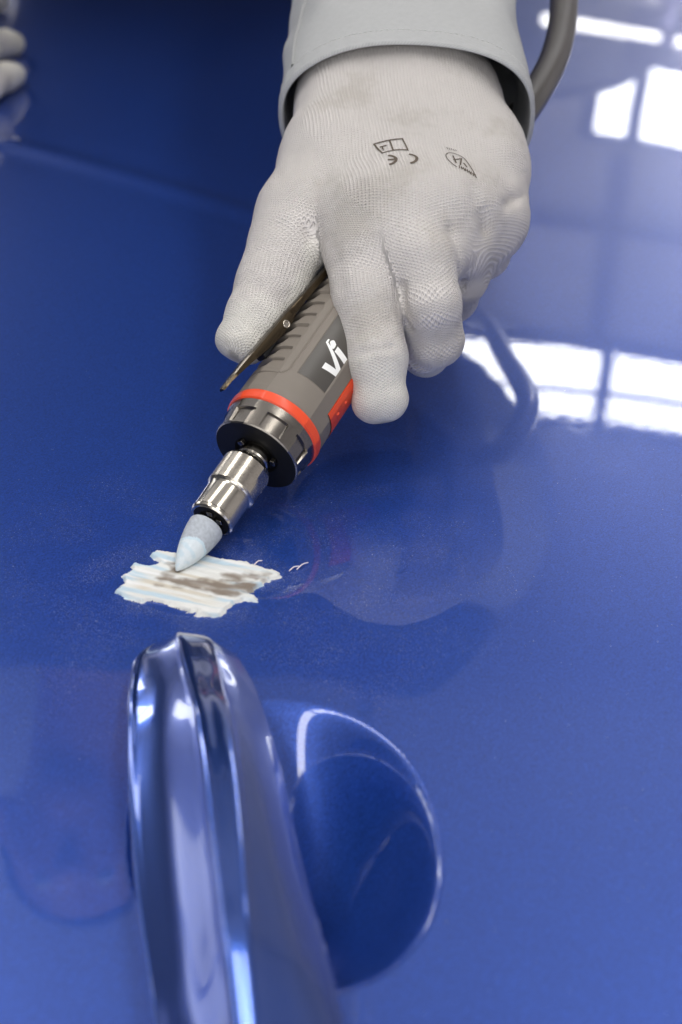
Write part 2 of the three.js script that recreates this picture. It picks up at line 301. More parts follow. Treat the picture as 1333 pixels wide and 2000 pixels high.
// ---------------------------------------------------------------- the blue car door: skin with cup, rim, strap handle
const door = thing('car_door', 'glossy blue metallic car door panel lying flat with its pull handle', 'car door');
{
  const lines = (lo, hi, a, b, fine, coarse) => {
    const out = []; let x = lo;
    while (x < hi - 1e-9) { out.push(x); const d = x < a ? Math.max(fine, Math.min(coarse, (a - x) * 0.25)) : x >= b ? Math.max(fine, Math.min(coarse, (x - b) * 0.25 + fine)) : fine; x += d; }
    out.push(hi); return out;
  };
  const xs = lines(-0.62, 0.66, -0.1, 0.26, 0.0014, 0.004), zs = lines(-0.93, 0.42, -0.02, 0.25, 0.0014, 0.0028);
  const peel = (x, z) => 2.6e-6 * noise(x * 190, 3.3, z * 190) + 1.2e-6 * noise(x * 420, 9.1, z * 420) + 2.2e-5 * noise(x * 17, 5.2, z * 17);
  const height = (x, z) => skin(x, z) + peel(x, z);
  const nx = xs.length, nz = zs.length, pos = new Float32Array(nx * nz * 3), nor = new Float32Array(nx * nz * 3), uv = new Float32Array(nx * nz * 2), idx = [];
  for (let j = 0; j < nz; j++) for (let i = 0; i < nx; i++) {
    const k = j * nx + i, x = xs[i], z = zs[j], e = 0.0006;
    pos[k * 3] = x; pos[k * 3 + 1] = height(x, z); pos[k * 3 + 2] = z;
    const gx = (height(x + e, z) - height(x - e, z)) / (2 * e), gz = (height(x, z + e) - height(x, z - e)) / (2 * e), l = Math.hypot(gx, 1, gz);
    nor[k * 3] = -gx / l; nor[k * 3 + 1] = 1 / l; nor[k * 3 + 2] = -gz / l;
    uv[k * 2] = x / 0.12; uv[k * 2 + 1] = z / 0.12;
    if (i < nx - 1 && j < nz - 1) { const c = k + nx; idx.push(k, c, k + 1, k + 1, c, c + 1); }
  }
  const g = new THREE.BufferGeometry();
  g.setAttribute('position', new THREE.BufferAttribute(pos, 3)); g.setAttribute('normal', new THREE.BufferAttribute(nor, 3)); g.setAttribute('uv', new THREE.BufferAttribute(uv, 2)); g.setIndex(idx);
  addMesh('door_skin', g, paint, door);
  // folded flange round the skin
  const loop = [];
  for (let i = 0; i < nx; i += 4) loop.push([xs[i], zs[0]]);
  for (let j = 0; j < nz; j += 4) loop.push([xs[nx - 1], zs[j]]);
  for (let i = nx - 1; i >= 0; i -= 4) loop.push([xs[i], zs[nz - 1]]);
  for (let j = nz - 1; j >= 0; j -= 4) loop.push([xs[0], zs[j]]);
  addMesh('flange', gridGeometry(loop.length, 2, (i, j) => { const [x, z] = loop[i % loop.length]; const s = j === 2 ? 0.96 : 1; return V(x * s, skinBase(x, z) - (j ? 0.03 : 0), lerp(-0.25, z, s)); }, { closeU: true, crease: 0.6 }), paint, door);
  addMesh('inner_panel', boxGeo(1.15, 0.004, 1.2, 0.02, -0.128, -0.25), std({ color: lin(0.03, 0.03, 0.035), roughness: 0.7, name: 'inner panel' }), door);

  // strap handle, lofted through sections: left edge, flank, ridge, crown, second edge, right edge, underside
  const rows = [  // py, left px, ridge px, second-edge px, right px, heights of left, ridge, second edge and right edge
    [1248, 342, 350, 358, 368, 0.0004, 0.0010, 0.0010, 0.0004],
    [1251, 322, 345, 372, 402, 0.0015, 0.0045, 0.0045, 0.0015],
    [1262, 292, 345, 385, 430, 0.004, 0.010, 0.009, 0.004],
    [1290, 263, 352, 410, 468, 0.008, 0.018, 0.017, 0.008],
    [1340, 253, 360, 422, 497, 0.011, 0.024, 0.023, 0.011],
    [1400, 250, 372, 432, 518, 0.012, 0.028, 0.027, 0.013],
    [1500, 250, 388, 448, 543, 0.010, 0.034, 0.033, 0.015],
    [1600, 255, 402, 460, 564, 0.009, 0.037, 0.036, 0.016],
    [1760, 268, 420, 474, 600, 0.008, 0.038, 0.037, 0.016],
    [1900, 288, 436, 484, 638, 0.008, 0.038, 0.037, 0.016],
    [2000, 302, 447, 492, 664, 0.008, 0.038, 0.037, 0.016],
    [2150, 325, 468, 512, 700, 0.013, 0.034, 0.033, 0.015],
    [2400, 370, 505, 545, 755, 0.011, 0.030, 0.029, 0.012],
    [2560, 405, 530, 565, 770, 0.004, 0.012, 0.011, 0.004],
  ];
  const sections = rows.map(([py, l, r, s, q, hl, hr, hs, hq]) => {
    // the whole section lies in one plane across the handle: its depth comes from the left edge
    const L = atHeight(l, py, hl), z = L.z, onPlane = (px, h) => { const p = atHeight(px, py, h); const k = (z - EYE.z) / (p.z - EYE.z); return V(EYE.x + (p.x - EYE.x) * k, h, z); };
    const R = onPlane(r, hr), S = onPlane(s, hs), Q = onPlane(q, hq);
    const m = (a, b, t, lift) => { const p = a.clone().lerp(b, t); p.y += lift; return p; };
    const low = Math.min(hl, hq) * 0.35;
    return [L, V(L.x + 0.0011, L.y + 0.0013 * Math.min(1, hl / 0.008), z), m(L, R, 0.16, -hr * 0.03), m(L, R, 0.5, -hr * 0.09), m(L, R, 0.88, -0.0007), R, m(R, S, 0.5, 0.0003), S, m(S, Q, 0.13, 0.0004), m(S, Q, 0.5, hr * 0.05), m(S, Q, 0.9, 0.0010), Q, V(Q.x - 0.003, low, z), V((L.x + Q.x) / 2, low * 0.6, z), V(L.x + 0.003, low, z)];
  });
  const NS = 15, along = 90, around = 168;
  const ring = [];
  const cols = Array.from({ length: NS }, (_, c) => new THREE.CatmullRomCurve3(sections.map((s) => s[c]), false, 'centripetal').getPoints(along));
  for (let j = 0; j <= along; j++) ring.push(new THREE.CatmullRomCurve3(cols.map((c) => c[j]), true, 'centripetal', 0.5).getPoints(around));
  let hg = gridGeometry(around, along, (i, j) => ring[j][i], { closeU: true });
  const cap = (j, flip) => { const c = ring[j].slice(0, around).reduce((a, p) => a.add(p), V(0, 0, 0)).divideScalar(around); return gridGeometry(around, 1, (i, k) => (k === (flip ? 0 : 1) ? c : ring[j][i]), { closeU: true }); };
  addMesh('handle', mergeGeometries([hg, cap(0, true), cap(along, false)]), handlePaint, door);
}
// the trestle that carries the door panel
{
  const stand = thing('work_stand', 'dark steel work stand under the blue door panel', 'stand');
  stand.position.set(0.02, -0.92, -0.19);
  const m = std({ color: lin(0.05, 0.05, 0.05), roughness: 0.5, metalness: 0.5, name: 'stand steel' });
  for (const s of [-1, 1]) addMesh('beam', boxGeo(1.0, 0.04, 0.05, 0, 0.769, s * 0.42), m, stand);
  for (const x of [-1, 1]) for (const z of [-1, 1]) addMesh('leg', boxGeo(0.04, 0.749, 0.04, x * 0.42, 0.3745, z * 0.42), m, stand);
}

// ---------------------------------------------------------------- the filler patch
{
  const outline = [[294, 1088], [299, 1081], [309, 1079], [326, 1080], [344, 1084], [372, 1087], [399, 1088], [412, 1088], [447, 1096], [468, 1099], [485, 1103], [504, 1109], [519, 1114], [540, 1116], [551, 1120], [549, 1129], [534, 1132], [519, 1139], [513, 1144], [506, 1150], [490, 1158], [476, 1161], [492, 1165], [507, 1171], [502, 1176], [488, 1174], [477, 1172], [470, 1177], [462, 1180], [455, 1183], [447, 1189], [436, 1200], [425, 1208], [402, 1206], [378, 1204], [384, 1197], [370, 1198], [356, 1201], [367, 1195], [350, 1189], [335, 1184], [312, 1178], [294, 1174], [277, 1180], [252, 1171], [238, 1165], [223, 1159], [232, 1150], [241, 1142], [243, 1135], [239, 1126], [248, 1122], [256, 1118], [258, 1113], [254, 1109], [260, 1104], [267, 1103], [283, 1107], [303, 1107], [309, 1099], [300, 1094]];
  const poly = outline.map(([x, y]) => onSkin(x, y));
  const dirA = onSkin(240, 1140), dirB = onSkin(430, 1185), streak = dirB.clone().sub(dirA).setY(0).normalize(), across = V(-streak.z, 0, streak.x);
  const sd = (x, z) => {
    let d = 1e9, inside = false;
    for (let i = 0, j = poly.length - 1; i < poly.length; j = i++) {
      const a = poly[i], b = poly[j], ex = b.x - a.x, ez = b.z - a.z, wx = x - a.x, wz = z - a.z, t = clamp((wx * ex + wz * ez) / (ex * ex + ez * ez), 0, 1);
      d = Math.min(d, Math.hypot(wx - ex * t, wz - ez * t));
      if ((a.z > z) !== (b.z > z) && x < (b.x - a.x) * (z - a.z) / (b.z - a.z) + a.x) inside = !inside;
    }
    const s = x * streak.x + z * streak.z, q = x * across.x + z * across.z;
    return (inside ? -d : d) + 0.0011 * noise(s * 150, q * 620, 2.2) + 0.0006 * noise(s * 500, q * 1400, 4.2);
  };
  const stains = [[[316, 1138], [345, 1118], 6], [[318, 1134], [350, 1140], 6], [[350, 1139], [420, 1149], 6], [[400, 1146], [470, 1158], 8], [[430, 1150], [482, 1150], 7], [[450, 1129], [488, 1131], 5], [[480, 1131], [514, 1132], 3.5], [[330, 1101], [345, 1104], 3], [[420, 1158], [460, 1164], 4]].map(([a, b, w]) => [segDist(onSkin(...a).setY(0), onSkin(...b).setY(0)), w / 5.2 * 0.001 * 2.9]);
  const xs = poly.map((p) => p.x), zs = poly.map((p) => p.z), x0 = Math.min(...xs) - 0.002, x1 = Math.max(...xs) + 0.002, z0 = Math.min(...zs) - 0.002, z1 = Math.max(...zs) + 0.002, c = 0.00045;
  const nx = Math.ceil((x1 - x0) / c), nz = Math.ceil((z1 - z0) / c), pos = [], col = [], idx = [], D = [];
  const colour = (x, z, d) => {
    const s = x * streak.x + z * streak.z, q = x * across.x + z * across.z;
    let k = [0.66, 0.66, 0.63];
    const mix = (to, t) => { k = k.map((v, i) => lerp(v, to[i], clamp(t, 0, 1))); };
    mix([0.46, 0.58, 0.66], 1.5 * smooth(0.0, 0.5, noise(s * 35, q * 260, 1.1) + 0.12) * smooth(0.012, 0.003, -d));
    mix([0.72, 0.72, 0.71], smooth(0.1, 0.5, noise(s * 30, q * 420, 6.1)));
    mix([0.55, 0.49, 0.39], 0.8 * smooth(0.05, 0.45, noise(s * 25, q * 330, 8.4)) * smooth(0.002, 0.009, -d));
    for (const [f, w] of stains) { const t = f(x, 0, z) + 0.0030 * noise(s * 150, q * 300, 3.7) + 0.0010 * noise(s * 500, q * 700, 5.7); mix([0.20, 0.16, 0.125], 1.0 * smooth(w * 1.4, w * 0.25, t) * (0.75 + 0.8 * noise(s * 110, q * 420, 9.3))); }
    return k;
  };
  for (let j = 0; j <= nz; j++) for (let i = 0; i <= nx; i++) {
    let x = x0 + i * c, z = z0 + j * c, d = sd(x, z);
    D.push(d);
    if (d > 0 && d < c * 1.6) { const e = 0.0002, gx = (sd(x + e, z) - sd(x - e, z)) / (2 * e), gz = (sd(x, z + e) - sd(x, z - e)) / (2 * e), g2 = Math.max(0.3, gx * gx + gz * gz); x -= d * gx / g2; z -= d * gz / g2; d = 0; }
    const s = x * streak.x + z * streak.z, q = x * across.x + z * across.z, inn = Math.max(0, -d);
    const edge = smooth(0, 0.0011, inn);
    let h = edge * (0.0009 + 0.00045 * Math.exp(-((inn - 0.0012) ** 2) / (2 * 0.0009 ** 2)));
    h += edge * (0.00034 * noise(s * 45, q * 430, 1.7) + 0.00018 * noise(s * 90, q * 1000, 5.5) + 0.00012 * noise(s * 400, q * 1300, 7.7));
    h = Math.max(h, d >= 0 ? -0.0002 : 0.0001);
    pos.push(x, skinBase(x, z) + h, z); col.push(...colour(x, z, d));
  }
  const W = nx + 1;
  for (let j = 0; j < nz; j++) for (let i = 0; i < nx; i++) { const k = j * W + i; if (Math.min(D[k], D[k + 1], D[k + W], D[k + W + 1]) < 0 && Math.max(D[k], D[k + 1], D[k + W], D[k + W + 1]) < c * 1.6) idx.push(k, k + W, k + 1, k + 1, k + W, k + W + 1); }
  const g = new THREE.BufferGeometry();
  g.setAttribute('position', new THREE.Float32BufferAttribute(pos, 3)); g.setAttribute('color', new THREE.Float32BufferAttribute(col, 3)); g.setIndex(idx); g.computeVertexNormals();
  tag(addMesh('filler_patch', g, fillerMat), 'ragged white filler smear with brown stains under the grinding stone', 'filler');

  // fine sanding dust lying on the paint and a few flakes
  const dust = [], tiny = new THREE.OctahedronGeometry(1, 0), spots = 30000, coarse = 1800;
  const dm = new THREE.InstancedMesh(tiny, std({ color: lin(0.72, 0.74, 0.78), roughness: 1, name: 'filler dust' }), spots);
  const m4 = new THREE.Matrix4(), qt = new THREE.Quaternion(), centre = onSkin(390, 1150);
  for (let k = 0; k < spots; k++) {
    let x, z;
    for (let tries = 0; tries < 30; tries++) {
      const a = rnd() * 6.283, r = k < coarse ? 0.02 + 0.22 * rnd() : 0.018 + 0.075 * rnd() ** 1.2;
      x = centre.x + Math.cos(a) * r * 1.25; z = centre.z + Math.sin(a) * r;
      if (cupRadius(x, z) > 1.15 && noise(x * 50, z * 50, 4) > -0.3 + 0.6 * rnd()) break;
    }
    const s = k < coarse ? 0.00005 + 0.00008 * rnd() ** 3 : 0.000026 + 0.000024 * rnd();
    m4.compose(V(x, skinBase(x, z) + s * 0.3, z), qt.setFromAxisAngle(V(0, 1, 0), rnd() * 6), V(s * (1 + rnd()), s * 0.5, s));
    dm.setMatrixAt(k, m4);
  }
  dm.name = 'filler_dust'; dm.userData = { label: 'fine pale filler dust scattered on blue paint round the patch', category: 'dust', kind: 'stuff' };
  dm.castShadow = dm.receiveShadow = true; scene.add(dm);
  const flakeMat = std({ color: lin(0.75, 0.68, 0.72), roughness: 0.5, name: 'filler flakes' });
  for (const [ax, ay, bx, by, label] of [[565, 1117, 584, 1108, 'short pale filler curl just beyond the patch corner'], [580, 1114, 602, 1101, 'longer pale filler curl beyond the patch corner'], [496, 1106, 512, 1097, 'thin pale filler curl beside the patch upper edge']]) {
    const a = onSkin(ax, ay), b = onSkin(bx, by); a.y += 0.0004; b.y += 0.0005; const mid = a.clone().lerp(b, 0.5); mid.y += 0.0007;
    tag(addMesh('filler_curl', new THREE.TubeGeometry(new THREE.CatmullRomCurve3([a, mid, b]), 10, 0.00022, 6), flakeMat), label, 'filler curl');
  }
}

// ---------------------------------------------------------------- the air grinder, built along its own axis: y runs from the stone's tip to the rear, z faces up to the viewer's side
const axisT = RIGHT.clone().multiplyScalar(0.457).addScaledVector(UPV, 0.7105).addScaledVector(FWD, 0.525).normalize();
const axisR = RIGHT.clone().multiplyScalar(0.841).addScaledVector(UPV, -0.541); axisR.addScaledVector(axisT, -axisR.dot(axisT)).normalize();
const axisN = axisR.clone().cross(axisT).normalize();
const toolMatrix = new THREE.Matrix4().makeBasis(axisR, axisT, axisN).setPosition(atHeight(345, 1115, 0.0016));
const mm = 0.001;
{
  const tool = thing('air_grinder', 'grey brown air die grinder with orange rings held on the filler', 'die grinder');
  tool.applyMatrix4(toolMatrix);
  const rad = THREE.MathUtils.degToRad, lathe = (pts, seg = 96) => new THREE.LatheGeometry(pts.map(([r, s]) => new THREE.Vector2(r * mm, s * mm)), seg);
  const creased = (g, a = 0.6) => toCreasedNormals(g, a);
  const surf = (ss, n, r, crease = 0.5) => gridGeometry(n, ss.length - 1, (i, j) => { const a = -Math.PI * 2 * i / n; const q = r(ss[j], ((THREE.MathUtils.radToDeg(a) % 360) + 540) % 360 - 180) * mm; return V(Math.sin(a) * q, ss[j] * mm, Math.cos(a) * q); }, { closeU: true, crease, uv: (i, j) => [i / n * 12, ss[j] / 10] });
  const range = (a, b, d) => { const o = []; for (let x = a; x < b - 1e-6; x += d) o.push(x); o.push(b); return o; };

  // grinding stone
  {
    const pts = []; for (let k = 0; k <= 60; k++) { const s = 0.0 + 22.6 * k / 60; const r = s < 22 ? 7.0 * Math.pow(Math.sin(Math.min(1, (s + 0.15) / 24) * Math.PI / 2), 0.72) : 7.0 - (s - 22) * 0.7; pts.push([Math.max(0.02, r), s]); }
    pts.push([1.3, 22.7]);
    const g = lathe(pts, 72), p = g.attributes.position, col = [];
    for (let i = 0; i < p.count; i++) {
      const s = p.getY(i) * 1000, a = Math.atan2(p.getX(i), p.getZ(i)), n = noise(p.getX(i) * 900, p.getY(i) * 900, p.getZ(i) * 900), q = 1 + 0.006 * n + 0.008 * noise(p.getX(i) * 300, s * 0.3, p.getZ(i) * 300);
      p.setX(i, p.getX(i) * q); p.setZ(i, p.getZ(i) * q);
      const line = 12.6 + 0.8 * Math.sin(a * 2 + 1) + 0.5 * noise(a * 2, 1, 1), grey = [0.42, 0.45, 0.49], white = [0.66, 0.72, 0.75], tint = [0.50, 0.64, 0.72];
      let c = s > line ? grey.map((v) => v * (1 + 0.22 * n)) : white.map((v) => v * (1 + 0.07 * n));
      const band = smooth(0.25, 0.6, noise(s * 0.55, a * 0.9, 3) + 0.2); if (s < line) c = c.map((v, k) => lerp(v, tint[k], 0.55 * band));
      if (s < line && s > line - 1.1) c = c.map((v, k) => lerp(v, tint[k], 0.7));
      col.push(...c);
    }
    g.setAttribute('color', new THREE.Float32BufferAttribute(col, 3)); g.computeVertexNormals();
    addMesh('grinding_stone', g, stoneMat, tool);
  }
  addMesh('stone_shank', creased(lathe([[0.01, 22.4], [1.55, 22.4], [1.55, 30], [0.01, 30]], 32)), polished, tool);
  // collet nut
  addMesh('collet_face', creased(lathe([[1.6, 27.6], [4.6, 27.3], [5.2, 26.1], [7.3, 25.9]], 64)), blackMetal, tool);
  for (const a of [0, 90, 180, 270]) { const r = rad(a - 30); addMesh('collet_jaw', new RoundedBoxGeometry(2.3 * mm, 1.6 * mm, 2.2 * mm, 2, 0.2 * mm).translate(0, 26.6 * mm, 3.4 * mm).rotateY(r), polished, tool); }
  addMesh('collet_nose', creased(lathe([[7.2, 26.4], [7.5, 25.8], [8.3, 25.6], [8.85, 26.2], [8.95, 27.2], [8.75, 27.6], [8.75, 38.6], [9.0, 39.4], [9.5, 39.9]], 128), 0.5), polished, tool);
  const nutR = (s, a) => { let r = s < 40.6 ? 9.75 - (40.6 - s) * 0.5 : s > 53 ? 9.85 - (s - 53) * 0.55 : 9.85; const aa = ((a + 720) % 180) - 62; if (s > 45 && Math.abs(aa) < 26) r = Math.min(r, 8.95 / Math.cos(rad(aa))); return r; };
  addMesh('collet_nut', surf([39.9, 40.2, 40.6, 41.4, 44.9, 45, 48, 52, 53, 53.8, 54.6], 180, nutR, 0.35), steel, tool);
  addMesh('nut_rear_face', creased(lathe([[9.0, 54.6], [6.0, 54.8]], 64)), steel, tool);
  addMesh('spindle', creased(lathe([[6.1, 54.4], [6.1, 57.4], [6.5, 58], [6.5, 62]], 64)), polished, tool);
  for (const a of [-62, 62, 150, 208]) addMesh('spanner_lug', new RoundedBoxGeometry(2.6 * mm, 2.4 * mm, 1.9 * mm, 2, 0.3 * mm).translate(0, 60.2 * mm, 8.1 * mm).rotateY(rad(a)), collarMetal, tool);
  // front collar: black face, cast ring with pockets
  addMesh('collar_face', creased(lathe([[5.5, 62.4], [8.6, 62.2], [9.3, 61.0], [16.6, 60.6], [17.4, 60.75]], 96), 0.4), blackMetal, tool);
  const pocket = (s, a) => { const aa = ((a + 22 + 720) % 45) - 22.5; const w = 1 - smooth(14.2, 15.2, Math.abs(aa)); return w * smooth(61.9, 62.2, s) * (1 - smooth(68.6, 68.9, s)); };
  const collarR = (s, a) => { let r = s < 61.2 ? 17.3 + (s - 60.7) * 0.9 : s < 70.5 ? 17.75 + (s - 61.2) * 0.10 : 18.68; if (s > 70.5) r = 18.68 + (s - 70.5) * 0.12; return r - 1.15 * pocket(s, a) * (0.55 + 0.45 * (s - 61) / 8); };
  addMesh('collar', surf([60.7, 60.85, 61.0, 61.2, 61.6, ...range(61.9, 62.2, 0.1), 63.5, 65, 66.5, 68, ...range(68.6, 68.9, 0.1), 69.6, 70.3, 70.5, 71.6, 72.7, 72.75], 480, collarR, 0.45), collarMetal, tool);
  addMesh('front_ring', creased(lathe([[17, 72.7], [19.0, 72.7], [19.55, 73.2], [19.75, 74.6], [19.75, 76.2], [19.4, 77.3], [17, 77.6]], 128), 0.35), redRubber, tool);
  // rubber body with grip ridges, border groove, badge recess and side insert recess
  const bodyR = (s, a) => {
    let r = s < 79 ? 18.95 + 0.35 * smooth(77.4, 79, s) : 19.3 - 0.012 * (s - 79);
    r += 0.5 * smooth(140, 165, s) - 6 * smooth(168, 176, s);
    for (const mirror of [0, 1]) {
      const b = mirror ? -(a + 150) : a;                         // the same grip panel on the far side
      if (b > -100 && b < -20) {
        // border groove
        const dl = Math.abs((b + 22) * 0.33), ds = Math.abs(s - 87.5), cornerS = 91.5, inCorner = s < cornerS && b > -34;
        let d = 9;
        if (inCorner) d = Math.abs(Math.hypot((b + 34) * 0.33, cornerS - s) - 4);
        else if (s >= cornerS) d = dl; else d = ds;
        if (s > 86.5) r -= 0.42 * (1 - smooth(0.18, 0.5, d));
        // louvre ridges
        const edge = 1 - smooth(0, 1, (Math.abs(b + 64) - 27) / 2.2);
        for (let k = 0; k < 10; k++) { const s0 = 95.2 + 6.6 * k, u = s0 - s; if (u > -0.35 && u < 4.6) r -= edge * 1.15 * (u < 0 ? 1 + u / 0.35 : Math.pow(1 - u / 4.6, 1.3)); }
      }
    }
    if (a > -11.5 && a < 29.5 && s > 90.7) r -= 0.28;
    if (a > 50 && a < 120 && s > 86.2 && s < 136) r -= 0.5;
    return r;
  };
  addMesh('grip_body', surf([77.3, 77.6, 78, 78.5, 79, ...range(79.5, 160, 0.42), 161, 164, 167, 168, 169.5, 171, 172.5, 174, 176], 480, bodyR, 0.4), bodyRubber, tool);
  addMesh('rear_cap', creased(lathe([[13.6, 175.9], [13.2, 178], [11, 180], [9, 180.3], [9, 188], [6, 188.2]], 64), 0.4), collarMetal, tool);
  addMesh('hose_fitting', creased(new THREE.CylinderGeometry(8.4 * mm, 8.4 * mm, 10 * mm, 6).translate(0, 192 * mm, 0), 0.3), steel, tool);
  // side insert
  const patch = (s0, s1, a0, a1, r, n = 24) => gridGeometry(n, 12, (i, j) => { const a = rad(lerp(a0, a1, i / n)), s = lerp(s0, s1, j / 12); return V(Math.sin(a) * r * mm, s * mm, Math.cos(a) * r * mm); });
  const insert = mergeGeometries([surf(range(86.4, 135.8, 1), 240, (s, a) => (a > 50.6 && a < 119.4 ? 19.35 + 0.1 * Math.sin(s) * 0 : 15), 0.4)]);
  addMesh('side_insert', insert, redRubber, tool);
  for (let k = 0; k < 5; k++) addMesh('insert_stud', new THREE.SphereGeometry(0.8 * mm, 14, 10).translate(Math.sin(rad(66)) * 19.1 * mm, (92 + k * 6.5) * mm, Math.cos(rad(66)) * 19.1 * mm), redRubber, tool);
  // badge with white lettering
  {
    const cv = document.createElement('canvas'); cv.width = 768; cv.height = 360; const cx = cv.getContext('2d');
    const S0 = 91.0, S1 = 136, A0 = -11, A1 = 29;
    cx.fillStyle = '#4c4843'; cx.fillRect(0, 0, 768, 360);
    for (let k = 0; k < 5200; k++) { const g = 62 + Math.floor(rnd() * 24); cx.fillStyle = `rgba(${g},${g - 3},${g - 8},0.5)`; cx.fillRect(rnd() * 768, rnd() * 360, 1 + rnd() * 4, 1 + rnd() * 2); }
    const inv = toolMatrix.clone().invert(), eyeL = EYE.clone().applyMatrix4(inv);
    const toCanvas = (zx, zy) => {       // a traced corner -> the spot on the barrel it lies on
      const px = 420 + zx / 4.443, py = 500 + zy / 4.443, d = rayOf(px, py).transformDirection(inv);
      const A = d.x * d.x + d.z * d.z, B = eyeL.x * d.x + eyeL.z * d.z, Cc = eyeL.x ** 2 + eyeL.z ** 2 - (18.9 * mm) ** 2, t = (-B - Math.sqrt(Math.max(0, B * B - A * Cc))) / A;
      const q = eyeL.clone().addScaledVector(d, t), s = q.y / mm, a = THREE.MathUtils.radToDeg(Math.atan2(q.x, q.z));
      return [(s - S0) / (S1 - S0) * 768, (a - A0) / (A1 - A0) * 360];
    };
    const drawPoly = (pts) => { cx.beginPath(); pts.forEach((p, i) => { const [x, y] = toCanvas(...p); i ? cx.lineTo(x, y) : cx.moveTo(x, y); }); cx.closePath(); cx.fill(); };
    cx.fillStyle = '#f1f0ec';
    drawPoly([[960, 922], [928, 970], [1062, 1058], [1097, 998], [1012, 790], [985, 748], [998, 722], [985, 718], [964, 746], [1052, 985]]);
    drawPoly([[1000, 748], [1008, 734], [1030, 728], [1042, 736], [1055, 766], [1050, 782], [1036, 803], [1024, 806], [1008, 792]]);
    drawPoly([[1040, 828], [1068, 784], [1200, 1000], [1172, 1046]]);
    const tex = new THREE.CanvasTexture(cv); tex.colorSpace = THREE.SRGBColorSpace; tex.flipY = false;
    addMesh('badge', gridGeometry(24, 12, (i, j) => { const a = rad(lerp(A0, A1, i / 24)), s = lerp(S0, S1, j / 12), r = (19.3 - 0.012 * (s - 79) - 0.16) * mm; return V(Math.sin(a) * r, s * mm, Math.cos(a) * r); }, { uv: (i, j) => [j / 12, i / 24] }), std({ map: tex, roughness: 0.42, name: 'badge print' }), tool).userData.label = 'dark badge with white VI lettering';
  }
  // throttle lever: a pressed channel hinged at the rear, its nose flared outwards
  {
    const LA = rad(-70), radial = V(Math.sin(LA), 0, Math.cos(LA)), tang = V(Math.cos(LA), 0, -Math.sin(LA));
    const inv = toolMatrix.clone().invert(), eyeL = EYE.clone().applyMatrix4(inv);
    const onLeverPlane = (px, py) => { const d = rayOf(px, py).transformDirection(inv), t = -eyeL.dot(tang) / d.dot(tang), q = eyeL.clone().addScaledVector(d, t); return [q.y / mm, q.dot(radial) / mm]; };
    const keys = [[431, 760, 1.4, 0.3], [435, 754, 2.6, 0.6], [446, 740, 3.0, 1.3], [470, 710, 3.3, 2.4], [498, 678, 3.5, 3.6], [526, 645, 3.6, 4.6], [545, 622, 3.6, 4.5], [559, 606, 3.6, 3.2], [582, 581, 3.6, 2.6], [612, 547, 3.6, 2.5], [638, 517, 3.6, 2.5], [662, 489, 3.5, 2.5]]
      .map(([px, py, hw, fd]) => [...onLeverPlane(px, py), hw, fd]);  // s, distance from axis, half width, flange depth
    const pinAt = onLeverPlane(541, 630);
    const curve = new THREE.CatmullRomCurve3(keys.map((k) => V(k[1], k[0], 0))), w = new THREE.CatmullRomCurve3(keys.map((k) => V(k[2], k[3], 0)));
    const n = 70, prof = (hw, fd) => { const t = 1.1, e = Math.max(fd, t); return [[-hw, -e], [-hw, -1.2], [-hw + 0.35, -0.35], [-hw + 1.2, 0], [0, 0.12], [hw - 1.2, 0], [hw - 0.35, -0.35], [hw, -1.2], [hw, -e], [hw - t, -e], [hw - t, -t], [-hw + t, -t], [-hw + t, -e]]; };
    const rows = []; for (let j = 0; j <= n; j++) { const c = curve.getPoint(j / n), q = w.getPoint(j / n); rows.push(prof(q.x, q.y).map(([x, y]) => radial.clone().multiplyScalar((c.x + y) * mm).addScaledVector(tang, x * mm).add(V(0, c.y * mm, 0)))); }
    const m = rows[0].length;
    const g = gridGeometry(m, n, (i, j) => rows[j][i], { closeU: true, crease: 0.55 });
    const end = (j) => { const c = rows[j].reduce((a, p) => a.clone().add(p), V(0, 0, 0)).divideScalar(m); return toCreasedNormals(gridGeometry(m, 1, (i, k) => (k ? c : rows[j][i]), { closeU: true }), 0.5); };
    const lever = addMesh('throttle_lever', mergeGeometries([g, end(0), end(n)].map((x) => { const y = x.index ? x.toNonIndexed() : x; return y; })), leverMetal, tool);
    const pin = new THREE.CylinderGeometry(1.7 * mm, 1.7 * mm, 0.8 * mm, 24).rotateZ(Math.PI / 2);
    const pinRing = new THREE.TorusGeometry(1.35 * mm, 0.42 * mm, 10, 26).rotateY(Math.PI / 2);
    const place = new THREE.Matrix4().makeBasis(tang, V(0, 1, 0), radial).setPosition(radial.clone().multiplyScalar((pinAt[1] - 2.6) * mm).addScaledVector(tang, 3.85 * mm).add(V(0, pinAt[0] * mm, 0)));
    addMesh('hinge_pin', mergeGeometries([pinRing, pin.translate(-0.35 * mm, 0, 0)]).applyMatrix4(place), steel, lever);
    addMesh('safety_catch', new RoundedBoxGeometry(6 * mm, 10 * mm, 2.5 * mm, 3, 1 * mm).applyMatrix4(new THREE.Matrix4().makeBasis(tang, V(0, 1, 0), radial).setPosition(radial.clone().multiplyScalar(20.6 * mm).add(V(0, 100 * mm, 0)))), blackMetal, tool);
  }
  // (insert hidden side stays inside the barrel)
}

